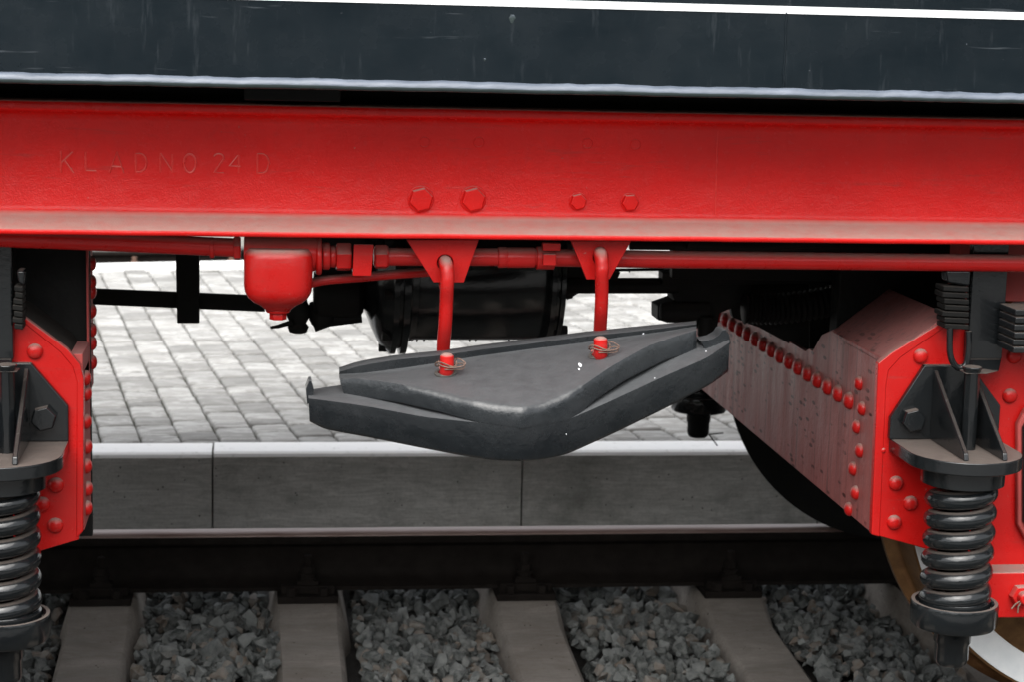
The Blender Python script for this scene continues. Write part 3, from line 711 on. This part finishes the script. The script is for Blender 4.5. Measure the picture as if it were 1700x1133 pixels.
# front side plates
fr = MB(); poly = [(1452, 889), (1522, 908), (1600, 932), (1655, 949), (1840, 962), (1840, 545), (1640, 528), (1573, 532), (1492, 585), (1470, 606), (1461, 640)]
fr.prism([P2(*q) for q in poly], 0, (0, .014, 0)); FRP = fr.build('side_plate', M_red, T, bevel=.002); FRP['label'] = 'bright red riveted side plate of the right bogie'
ed = MB(); ed.prism([P2(1447, 889, FY-.002), P2(1461, 893, FY-.002), P2(1472, 640, FY-.002), P2(1476, 616, FY-.002), P2(1496, 594, FY-.002), P2(1574, 541, FY-.002), P2(1572, 530, FY-.002), P2(1480, 586, FY-.002), P2(1458, 604, FY-.002)], 0, (0, .02, 0)); ed.build('edge_strip', M_red, FRP, bevel=.003)
for q in ((1528, 592), (1676, 658), (1683, 592), (1487, 803), (1511, 836), (1484, 868)): rivet(P2(*q), NEGY, FRP)
rivet(P2(1466, 749), NEGY, FRP, s=.35)
# horn guide box, slot and split pin bolt at the right edge
hg = MB(); a, b = P2(1640, 952, FY-.06), P2(1900, 1024, FY-.06); hg.box(a.x, b.x, FY-.06, FY+.05, b.z, a.z); HG = hg.build('horn_tie', M_red, T, bevel=.004)
hb = MB(); c = at(1693, 988, FY-.06); hexhead(hb, c, (0, -1, 0), .024, .018, .3); hb.lathe(c, (0, -1, 0), [(.013, 0), (.013, .034), (.010, .037)], 14); HBn = hb.build('bolt', M_red, HG, bevel=.001)
pn = MB(); q = c+Vector((-.004, -.030, .0)); pn.tube([q, q+Vector((-.018, -.004, -.010)), q+Vector((-.026, -.004, -.02))], .0016, 6); pn.tube([q, q+Vector((-.012, -.005, -.015)), q+Vector((-.012, -.005, -.028))], .0016, 6); pn.build('split_pin', M_wire, HBn)
sl_ = MB(); sl_.prism([P2(*q, FY-.02) for q in ((1690, 705), (1704, 678), (1850, 678), (1850, 912), (1706, 902), (1690, 872))], 0, (0, .02, 0)); SLT = sl_.build('horn_guide', M_redfilm, T, bevel=.006)
sl2 = MB(); sl2.prism([P2(*q, FY-.03) for q in ((1699, 712), (1710, 692), (1850, 692), (1850, 896), (1711, 888), (1699, 866))], 0, (0, .02, 0)); sl2.build('guide_liner', M_black, SLT, bevel=.004)
# dark transoms of the right bogie
tr = MB(); tr.box(Xe+.02, Xe+1.6, -.56, -.50, pF.z+.01, 1.22); tr.prism([at(*q, -.25) for q in ((1205, 470), (1345, 470), (1345, 590), (1262, 545), (1217, 528))], 0, (0, .03, 0))
tr.build('bogie_transom', M_grease, T, bevel=.005)

# ---- left bogie
pl_ = MB(); poly = [(-900, 1010), (-400, 1000), (-150, 950), (0, 925), (70, 915), (131, 897), (134, 640), (128, 612), (108, 586), (36, 530), (-150, 500), (-900, 490)]
pl_.prism([P2(*q) for q in reversed(poly)], 0, (0, .014, 0)); LP = pl_.build('side_plate', M_red, T, bevel=.002); LP['label'] = 'bright red riveted side plate of the left bogie beside the left spring'
el = MB(); el.prism([P2(*q, FY-.002) for q in ((126, 896), (138, 884), (139, 630), (133, 606), (112, 580), (32, 520), (32, 531), (100, 586), (120, 610), (127, 635))], 0, (0, .02, 0)); el.build('edge_strip', M_red, LP, bevel=.003)
for q in ((58, 584), (93, 806), (70, 838), (92, 873)): rivet(P2(*q), NEGY, LP)
Xl = P2(139, 760, FY+.01).x
lz = P2(139, 884).z; le = MB(); le.box(Xl-.03, Xl, FY+.012, FY+.17, lz, P2(139, 590).z); LE = le.build('end_flange', M_redfilm, T, bevel=.002)
for i, py in enumerate((637, 665, 710, 755, 785, 826, 856)):
    yy_ = FY+.055+.014*(i % 2); q = at(139, py, FY); rivet((Xl, yy_, q.z), POSX, LE)
ue = MB(); zU = at(148, 605, FY+.2).z; ue.box(Xl-1.0, Xl+.002, FY+.17, FY+.185, zU-.35, 1.2); ue.box(Xl-.9, Xl-.02, FY+.185, .3, .95, 1.2); UE = ue.build('transom_plate', M_grease, T, bevel=.002)
fl = MB(); fl.box(Xl-.004, Xl+.0005, FY+.15, FY+.25, zU-.05, 1.15); FLG = fl.build('transom_flange', M_redfilm, UE, bevel=.001)
for py in (437, 468, 484, 516, 548, 570, 602):
    q = at(150, py, FY+.2); rivet((Xl, FY+.2, q.z), POSX, FLG)
gl = MB(); q0 = P2(134, 612); q1 = P2(34, 524)
gl.prism([(q1.x-.1, FY+.006, q1.z+.05), (q1.x, FY+.006, q1.z+.002), (P2(108, 580).x, FY+.006, P2(108, 580).z+.002), (Xl, FY+.006, P2(139, 622).z), (Xl, FY+.006, P2(139, 640).z), (q1.x-.1, FY+.006, q1.z-.06)], 0, (0, .17, 0)); gl.build('gusset_top', M_grease, T, bevel=.003)

# ---- wheels
def wheel(xc, side, label):
    """side -1 near, +1 far"""
    o = empty('wheel', (xc, side*.685, .5)); o.parent = T; o['label'] = label
    ax = (0, side, 0); c = Vector((0, 0, 0))
    t = MB(); t.lathe(c, ax, [(.43, .0), (.528, .004), (.5275, .020), (.515, .030), (.505, .036), (.5015, .045), (.498, .135), (.493, .136)], 128)
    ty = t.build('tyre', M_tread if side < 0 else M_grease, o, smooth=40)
    fa = MB(); prf = [(.493, .1362), (.492, .1385), (.432, .1385), (.430, .128)]
    ax_ = Vector(ax); N = 128; vs = []
    for r_, h in prf:
        for k in range(N): a = 2*PI*k/N; vs.append(ax_*h+Vector((math.cos(a), 0, math.sin(a)))*r_)
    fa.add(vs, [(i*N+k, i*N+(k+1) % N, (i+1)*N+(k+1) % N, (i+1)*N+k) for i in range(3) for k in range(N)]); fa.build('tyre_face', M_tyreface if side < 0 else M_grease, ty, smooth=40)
    dmb = MB(); dmb.lathe(c, ax, [(.425, .03), (.43, .12), (.40, .12), (.39, .085), (.16, .075), (.13, .13), (.06, .13)], 64); dmb.build('wheel_disc', M_grease, o, smooth=40)
    return o
wheel(1.866, -1, 'near wheel with white painted rim at the lower right'); wheel(1.866, 1, 'far dark wheel behind the pink cross plate')
wheel(-1.06, -1, 'near left wheel behind the left spring'); wheel(-1.06, 1, 'far left wheel under the left bogie')
axl = MB(); axl.tube([(-1.06, -.7, .5), (-1.06, .7, .5)], .08, 24); axl.build('axle', M_grease, T)
axl = MB(); axl.tube([(1.866, -.7, .5), (1.866, .7, .5)], .08, 24); axl.build('axle', M_grease, T)

# ---- suspension springs
def spring(xc, ys, full=True, h0=.019, h1=.089, rdx=.014, lfx=-.030, gl=((-1, .028), (1, .050))):
    S = {}
    def z(py): return zat(1590, py, -1.09)
    o = (xc, ys, 0); sgn = -1 if ys < 0 else 1; fy = sgn*abs(FY)
    zs1, zs0 = z(750), z(772)        # seat plate top and bottom
    # seat plate: half disc reaching back to the side plate
    seat = MB(); R = .113; pts = []
    for k in range(25):
        a = PI+PI*k/24; pts.append((xc+R*math.cos(a), ys+sgn*-1*(R*math.sin(a)), zs0))
    pts += [(xc+R, fy, zs0), (xc-R, fy, zs0)]
    seat.prism(pts, 0, (0, 0, zs1-zs0))
    st_ = seat.build('spring_seat', M_black, T, bevel=.003, smooth=35)
    if full:
        bk = MB(); zt2 = z(640); bk.prism([(xc-R-.004, fy-.016, zs1), (xc-R-.004, fy-.016, zs1+.045), (xc-.052, fy-.016, zt2+.02), (xc+.045, fy-.016, zt2+.02), (xc+R, fy-.016, zs1+.07), (xc+R, fy-.016, zs1)], 0, (0, .016, 0)); bk.build('back_plate', M_black, st_, bevel=.003)
        for sx, xw in gl:
            gs = MB(); x_ = xc+sx*xw+(.0 if sx > 0 else -.0); gs.prism([(x_-.005, fy-.016, zs1), (x_-.005, ys-.092, zs1), (x_-.005, ys-.088, zs1+.014), (x_-.005, fy-.016, zt2+.010)], 0, (.010, 0, 0)); gs.build('gusset', M_black, st_, bevel=.0025)
        for dx, dz in ((-.073, .042), (.068, .048)):
            hbm = MB(); hexhead(hbm, (xc+dx, fy-.016, zs1+dz), (0, -1, 0), .025, .020, .5); hbm.build('bolt', M_black, st_, bevel=.0015)
    co = MB(); co.lathe((xc, ys, 0), (0, 0, 1), [(.076, zs0-.038), (.082, zs0-.035), (.083, zs0-.0005)], 40); co.build('spring_collar', M_black, T, smooth=40)
    # coil
    turns = 5.8; ztop, zbot = z(810), z(1000); N = int(turns*28); rw = .0180; Rc = .0535; path = []
    for i in range(N+1):
        t = i/N; a = -2*PI*turns*t+.6; zz_ = ztop+(zbot-ztop)*t; path.append((xc+Rc*math.cos(a), ys+Rc*math.sin(a), zz_))
    cm = MB(); cm.tube(path, rw, 16); CO = cm.build('coil_spring', M_black, T, smooth=60)
    zc0, zc1 = z(1040), z(998)
    cup = MB(); cup.lathe((xc, ys, 0), (0, 0, 1), [(.070, zc0), (.082, zc0+.004), (.086, zc0+.010), (.087, zc1-.006), (.085, zc1), (.078, zc1), (.076, zc1-.004), (.073, zc1-.012), (.03, zc1-.012)], 48); CU = cup.build('spring_cup', M_black, T, smooth=35)
    pad = MB(); pad.lathe((xc, ys, 0), (0, 0, 1), [(.070, zc1-.013), (.070, zc1+.006), (.066, zc1+.010), (.03, zc1+.010)], 40); pad.build('spring_pad', M_black, CU, smooth=40)
    rd = MB(); rd.lathe((xc, ys, 0), (0, 0, 1), [(.026, z(1103)), (.031, z(1099)), (.034, z(1092)), (.034, z(1068)), (.037, z(1064)), (.037, zc0+.002)], 24); 
    rd.build('spring_rod_nut', M_grease if not full else M_black, T, smooth=40)
    rdp = MB(); rdp.tube([(xc, ys, z(1040)), (xc, ys, z(780))], .02, 16); rdp.build('spring_rod', M_black, T)
    if not full:
        pn = MB(); q = Vector((xc+.03, ys-.02, z(1094))); pn.tube([q, q+Vector((.045, 0, .004))], .0022, 6); pn.tube([q, q+Vector((.028, 0, -.036))], .0022, 6); pn.build('split_pin', M_grease, T)
    if full:
        # octagonal hanger rod, forged link and head
        zr0, zr1 = z(752), z(622); hr = MB(); hr.lathe((xc+rdx, ys+.020, 0), (0, 0, 1), [(.0165, zr0-.01), (.0165, zr1), (.022, zr1+.012)], 8, phase=PI/8)
        hp = HP[0 if xc > 0 else 1]; Yh = -.992; zA, zB2 = zat(hp[0], 598, Yh), 1.06
        x0, x1 = xat(hp[0], 520, Yh), xat(hp[1], 520, Yh)
        hr.box(x0, x1, Yh, -.966, zA, zB2)
        xl_, xr_ = xc+rdx-.020, xc+rdx+.024
        hr.add([(x0, Yh, zA+.002), (x1, Yh, zA+.002), (x1, -.966, zA+.002), (x0, -.966, zA+.002), (x0+.004, Yh-.02, zA-.02), (x1-.012, Yh-.02, zA-.02), (x1-.012, -.97, zA-.02), (x0+.004, -.97, zA-.02), (xl_, ys, zr1), (xr_, ys, zr1), (xr_, ys+.045, zr1), (xl_, ys+.045, zr1)],
               [(0, 1, 5, 4), (1, 2, 6, 5), (2, 3, 7, 6), (3, 0, 4, 7), (4, 5, 9, 8), (5, 6, 10, 9), (6, 7, 11, 10), (7, 4, 8, 11), (8, 9, 10, 11), (3, 2, 1, 0)])
        hr.build('spring_hanger', M_black, T, bevel=.004, smooth=35)
        l0, l1 = hp[2], hp[3]
        for i in range(7):
            lf = MB(); a_, b_ = at(l0+random.uniform(-2, 3), 546-i*10.5, -1.02), at(l1, 546-i*10.5+2, -1.02); lf.prism([a_, b_, b_+Vector((0, 0, .0100)), a_+Vector((0, 0, .0100))], 0, (0, .05, 0)); lf.build('leaf_end', M_grease, T, bevel=.002)
        bl = MB(); bl.prism([at(*q, -1.015) for q in ((l0+4, 448), (l1+4, 448), (l1+2, 476), (l0+8, 470))], 0, (0, .04, 0)); bl.build('hanger_head', M_black, T, bevel=.006)
        if xc > 0:
            hk = MB(); Yk = -1.015; hk.tube(catmull([at(1577, 545, Yk), at(1577, 585, Yk), at(1583, 604, Yk), at(1593, 612, Yk), at(1604, 604, Yk), at(1608, 575, Yk), at(1608, 550, Yk)], 6), .0065, 10); hk.build('hanger_loop', M_black, T)
HP = ((1610, 1669, 1566, 1609), (-40, 21, 22, 38))
SXR = xat(1591, 900, -1.09)+.0; SXL = xat(4, 900, -1.09)
spring(SXR, -1.09); spring(SXL, -1.09, True, -.055, .018, .010, .010, ((-1, .05), (1, .036)))
spring(xat(1160, 690, 1.09), 1.09, False)
# leaf spring behind the right hanger
LS = empty('leaf_spring', (SXR+.1, -1.05, z_ := zat(1685, 580, -1.05))); LS.parent = T; LS.location = (0, 0, 0)
for i in range(6):
    lf = MB(); zz0 = zat(1685, 582-i*12.5, -1.05); lf.box(SXR+.088, SXR+.7, -1.09+.003*(i % 2), -1.0, zz0, zz0+.0125); lf.build('leaf', M_black, LS, bevel=.003)
lb = MB(); lb.box(SXR+.05, SXR+.8, -.86, -.8, zat(1685, 500, -.85), 1.04); lb.build('spring_buckle', M_redfilm, LS, bevel=.004)
lj = MB(); lj.prism([P2(*q, -.94) for q in ((-150, 400), (22, 400), (22, 470), (40, 520), (40, 540), (-150, 640))][::-1], 0, (0, .05, 0)); lj.build('bogie_bracket', M_grease, T, bevel=.003)

# ================================================================== HOOKS, RAMP
def lerp_poly(pl, t):
    for i in range(len(pl)-1):
        if t <= pl[i+1][0]:
            u = (t-pl[i][0])/(pl[i+1][0]-pl[i][0]); return [pl[i][k]+(pl[i+1][k]-pl[i][k])*u for k in range(1, len(pl[i]))]
    return list(pl[-1][1:])
def smooth_curve(pl, N, win=2):
    """pl: (px, py, Y) list param by own px; returns N world points resampled with light smoothing"""
    x0, x1 = pl[0][0], pl[-1][0]; tt = [x0+(x1-x0)*i/(N-1) for i in range(N)]
    raw = [Vector([t]+lerp_poly(pl, t)) for t in tt]
    for _ in range(win):
        raw = [raw[0]]+[(raw[i-1]+2*raw[i]+raw[i+1])/4 for i in range(1, N-1)]+[raw[-1]]
    return raw
AP = 868.0
def dep(px, y_end, y_apex, l=512, r_=1211):
    v = (px-l)/(AP-l) if px < AP else (r_-px)/(r_-AP); v = max(0, min(1, v)); return y_end+(y_apex-y_end)*v
def curve(pts, ye, ya, N): 
    return smooth_curve([(x, y, dep(x, ye, ya)) for x, y in pts], N)
def fade(r_):
    return lambda x: r_*max(.06, min(1, max(abs(x-872)-75, 0)/60))
def loft(mb, rails, N, close=True, rnd=None):
    """rails: list of N-point curves (pixel x,y,depth) turned into world points, joined as a closed section"""
    W_ = [[at(p[0], p[1], p[2]) for p in r_] for r_ in rails]; K = len(W_)
    secs = []
    for i in range(N):
        ring_ = [W_[k][i] for k in range(K)]; out = []
        for k in range(K):
            a, b, c = ring_[k-1], ring_[k], ring_[(k+1) % K]; rd = rnd[k](rails[k][i][0]) if callable(rnd[k]) else rnd[k]
            d1 = min(rd, (a-b).length*.45); d2 = min(rd, (c-b).length*.45)
            p1 = b+(a-b).normalized()*d1 if (a-b).length > 1e-6 else b; p2 = b+(c-b).normalized()*d2 if (c-b).length > 1e-6 else b
            out += [p1, p1*.25+b*.5+p2*.25 if False else (p1+p2)*.25+b*.5, p2]
        secs.append(out)
    m2 = 3*K; vs = [p for s_ in secs for p in s_]
    fs = [(i*m2+k, i*m2+(k+1) % m2, (i+1)*m2+(k+1) % m2, (i+1)*m2+k) for i in range(N-1) for k in range(m2)]+[tuple(range(m2-1, -1, -1)), tuple((N-1)*m2+k for k in range(m2))]
    mb.add(vs, fs)
N = 90
rp = MB()
# lower tier
low_top = curve([(512, 661), (560, 667), (614, 675), (703, 692), (790, 702), (868, 712), (940, 699), (985, 679), (1039, 654), (1106, 623), (1173, 594), (1211, 568)], -1.19, -1.322, N)
low_bot = curve([(514, 701), (538, 714), (614, 728), (703, 746), (770, 759), (820, 766.5), (868, 768), (900, 765), (940, 757), (1016, 723), (1106, 679), (1180, 640), (1209, 618)], -1.172, -1.305, N)
low_rb = curve([(514, 690), (538, 700), (614, 712), (770, 730), (868, 735), (940, 722), (1106, 650), (1209, 605)], -1.00, -1.08, N)
low_back = curve([(512, 648), (540, 643), (575, 638), (700, 640), (868, 640), (1000, 600), (1120, 562), (1160, 558), (1188, 556), (1211, 556)], -1.07, -1.10, N)
loft(rp, [low_back, low_top, low_bot, low_rb], N, rnd=[.003, fade(.007), .007, .004])
# upper tier
OUT = [(563, 610), (590, 601), (614, 596), (659, 589), (730, 582), (793, 573), (882, 562), (972, 550), (1061, 541), (1156, 532)]
rk = curve(OUT, -1.045, -1.045, N)
rt_ = curve([(x, y+(8 if x < 1100 else 6)) for x, y in OUT], -1.100, -1.102, N)
rl = curve([(563, 622), (598, 621), (660, 613), (721, 604), (793, 592), (882, 580), (972, 569), (1039, 559), (1100, 551), (1156, 542)], -1.094, -1.098, N)
rl2 = curve([(563, 625), (598, 623), (660, 619), (721, 610), (793, 598), (882, 585), (972, 574), (1039, 563), (1100, 554), (1156, 544)], -1.103, -1.118, N)
pe = curve([(563, 628), (598, 627), (660, 636), (703, 646), (770, 664), (820, 674), (868, 679), (895, 676), (925, 664), (954, 649), (1016, 606), (1075, 573), (1119, 557), (1156, 546)], -1.119, -1.328, N)
ub_ = curve([(572, 658), (659, 669), (730, 685), (766, 695.5), (800, 703), (868, 712.5), (940, 699.5), (962, 689), (985, 667), (1039, 632), (1106, 598), (1156, 586)], -1.122, -1.3222, N)
def flush(cv, off):
    for p in cv:
        e = max(0, (abs(p[0]-868)-80)/(226 if p[0] < 868 else 208)); p[2] = dep(p[0], -1.19, -1.322)+.068*min(1, e)+off
flush(ub_, -.0003); flush(pe, .0015)
ub_b = curve([(566, 655), (700, 668), (868, 690), (1039, 620), (1156, 575)], -1.04, -1.07, N)
loft(rp, [rk, rt_, rl, rl2, pe, ub_, ub_b], N, rnd=[.004, .005, .002, .003, .012, fade(.004), .003])
# horns at both ends
for q in (((508, 648), (513, 634), (517, 634), (521, 648), (516, 668), (510, 672)), ((1165, 568), (1184, 563), (1194, 557), (1199, 549), (1205, 548), (1210, 555), (1213, 570), (1205, 585), (1175, 590))):
    yh_ = -1.158 if q[0][0] < 600 else -1.155
    rp.prism([at(x, y, yh_) for x, y in q], 0, (0, .05, 0))
RAMP = rp.build('rerailing_ramp', M_ramp, smooth=50)
tag(RAMP, 'black cast rerailing ramp with a blunt prow, hanging tilted from two red hooks', 'rerailing ramp')
def tor(o, nrm, R, r_, seg=32):
    n_ = Vector(nrm).normalized(); u = n_.orthogonal().normalized(); w = n_.cross(u); mb = MB(); path = [Vector(o)+(u*math.cos(2*PI*k/seg)+w*math.sin(2*PI*k/seg))*R for k in range(seg+1)]
    mb.tube(path, r_, 8); return mb
def plate_pt(px, py):
    """point on the sloping ramp plate under a pixel, by ray test against the ramp mesh"""
    dg = bpy.context.evaluated_depsgraph_get(); d = ray(px, py).normalized(); me = RAMP.data
    from mathutils.bvhtree import BVHTree
    bv = BVHTree.FromPolygons([v.co[:] for v in me.vertices], [p.vertices[:] for p in me.polygons]); h = bv.ray_cast(CAM, d); return h[0], h[1]
for px, py in ((740, 621), (995, 590)):
    c, nm = plate_pt(px, py)
    if nm.dot(ray(px, py)) > 0: nm = -nm
    u = nm.orthogonal().normalized(); mb = MB(); Np = 36
    ax = nm; vv2 = []; uu = Vector((1, 0, 0)); uu = (uu-nm*uu.dot(nm)).normalized(); ww = nm.cross(uu)
    for r_, h in ((.0135, .001), (.0145, .0042), (.0195, .0042), (.0210, .0030), (.0210, -.001)):
        for k in range(Np): a = 2*PI*k/Np; vv2.append(c+nm*h+(uu*math.cos(a)+ww*math.sin(a))*r_)
    mb.add(vv2, [(i*Np+k, i*Np+(k+1) % Np, (i+1)*Np+(k+1) % Np, (i+1)*Np+k) for i in range(4) for k in range(Np)])
    mb.build('washer', M_washer, RAMP, smooth=40)
    hl = MB(); hl.add([c+nm*.0012+(uu*math.cos(2*PI*k/24)+ww*math.sin(2*PI*k/24))*.0136 for k in range(24)], [tuple(range(24))]); hl.build('hole_shade_disc', M_grease, RAMP, smooth=0)  # flat dark disc painted as the shade inside the hole
# paint dabs on the ramp
for px, py, s, l_ in ((963, 607, .0035, .010), (961, 614, .002, .005), (1068, 554, .0022, .0015), (1087, 629, .0012, .0025), (940, 722, .001, .002), (1172, 584, .0014, .0035)):
    c, nm = plate_pt(px, py)
    if c is None: continue
    if nm.dot(ray(px, py)) > 0: nm = -nm
    uu = (Vector((1, 0, .25))-nm*Vector((1, 0, .25)).dot(nm)).normalized(); ww = nm.cross(uu); mb = MB()
    mb.add([c+nm*.0004+uu*math.cos(a)*s*random.uniform(.7, 1.1)+ww*math.sin(a)*l_*random.uniform(.7, 1.1) for a in [2*PI*k/12 for k in range(12)]]+[c+nm*.0014], [(k, (k+1) % 12, 12) for k in range(12)])
    mb.build('paint_dab', M_mark, RAMP)
def hook(label, top, tip, mids, hole):
    c0, nm = plate_pt(*hole)
    pts = [at(top[0]-2, top[1]+38, -1.035), at(top[0]-3, top[1]+14, -1.034), at(top[0]-1, top[1]-4, -1.040), at(top[0]+0, top[1]-6, -1.062), at(top[0]+2, top[1]+1, -1.090), at(top[0]+4, top[1]+18, -1.098)]
    pts += [at(x, y, -1.098+.012*i) for i, (x, y) in enumerate(mids[:-1])]+[at(*mids[-1], -1.040)]
    tx, ty = tip; yo = c0.y-.020
    pts += [at(tx-3, ty+22, -1.022), c0+Vector((0, .05, -.006)), c0+Vector((0, .012, -.004)), c0+Vector((0, -.012, .001)), at(tx, ty+22, yo), at(tx, ty+8, yo), at(tx, ty, yo)]
    path = catmull(pts, 6); n_ = len(path); rr = [.0130]*n_
    for k, f_ in enumerate((.45, .68, .82, .92, .98)): rr[n_-1-k] = .0130*f_
    for k in range(8): rr[k] = .0085+.0045*k/8
    mb = MB(); mb.tube(path, rr, 16); o = mb.build('lifting_hook', M_red, smooth=60); tag(o, label, 'hook', 'red hooks holding the hanging ramp')
    c = at(tx, ty+18, yo); w = MB(); P_ = []
    for k in range(24):
        a = 2*PI*k/22+.4; P_.append(c+Vector((.020*math.cos(a)-.002, .015*math.sin(a), .005*math.sin(a*2.0)+.006*k/22-.003)))
    w.tube(P_, .0013, 6); w.tube(catmull([c+Vector((.010, .014, .005)), c+Vector((.022, .006, .009)), c+Vector((.034, -.004, .002)), c+Vector((.024, -.012, -.003)), c+Vector((0, -.0145, -.004)), c+Vector((-.018, -.006, .001)), c+Vector((-.014, .01, .004))], 5), .0013, 6)
    w.tube(catmull([c+Vector((.010, .010, -.004)), c+Vector((.030, 0, .001)), c+Vector((.028, -.008, -.008)), c+Vector((-.006, -.0145, -.008))], 5), .0012, 6)
    w.build('wire_clip', M_wire, o); return o
hook('red hook through the left bracket, its tip through the left hole of the ramp', (739, 441), (742, 587), [(742, 475), (741, 500), (739, 540), (736, 580)], (740, 619))
hook('red hook through the right bracket, its tip through the right hole of the ramp', (996, 426), (997, 559), [(999, 455), (999, 485), (998, 515), (996, 550)], (995, 590))
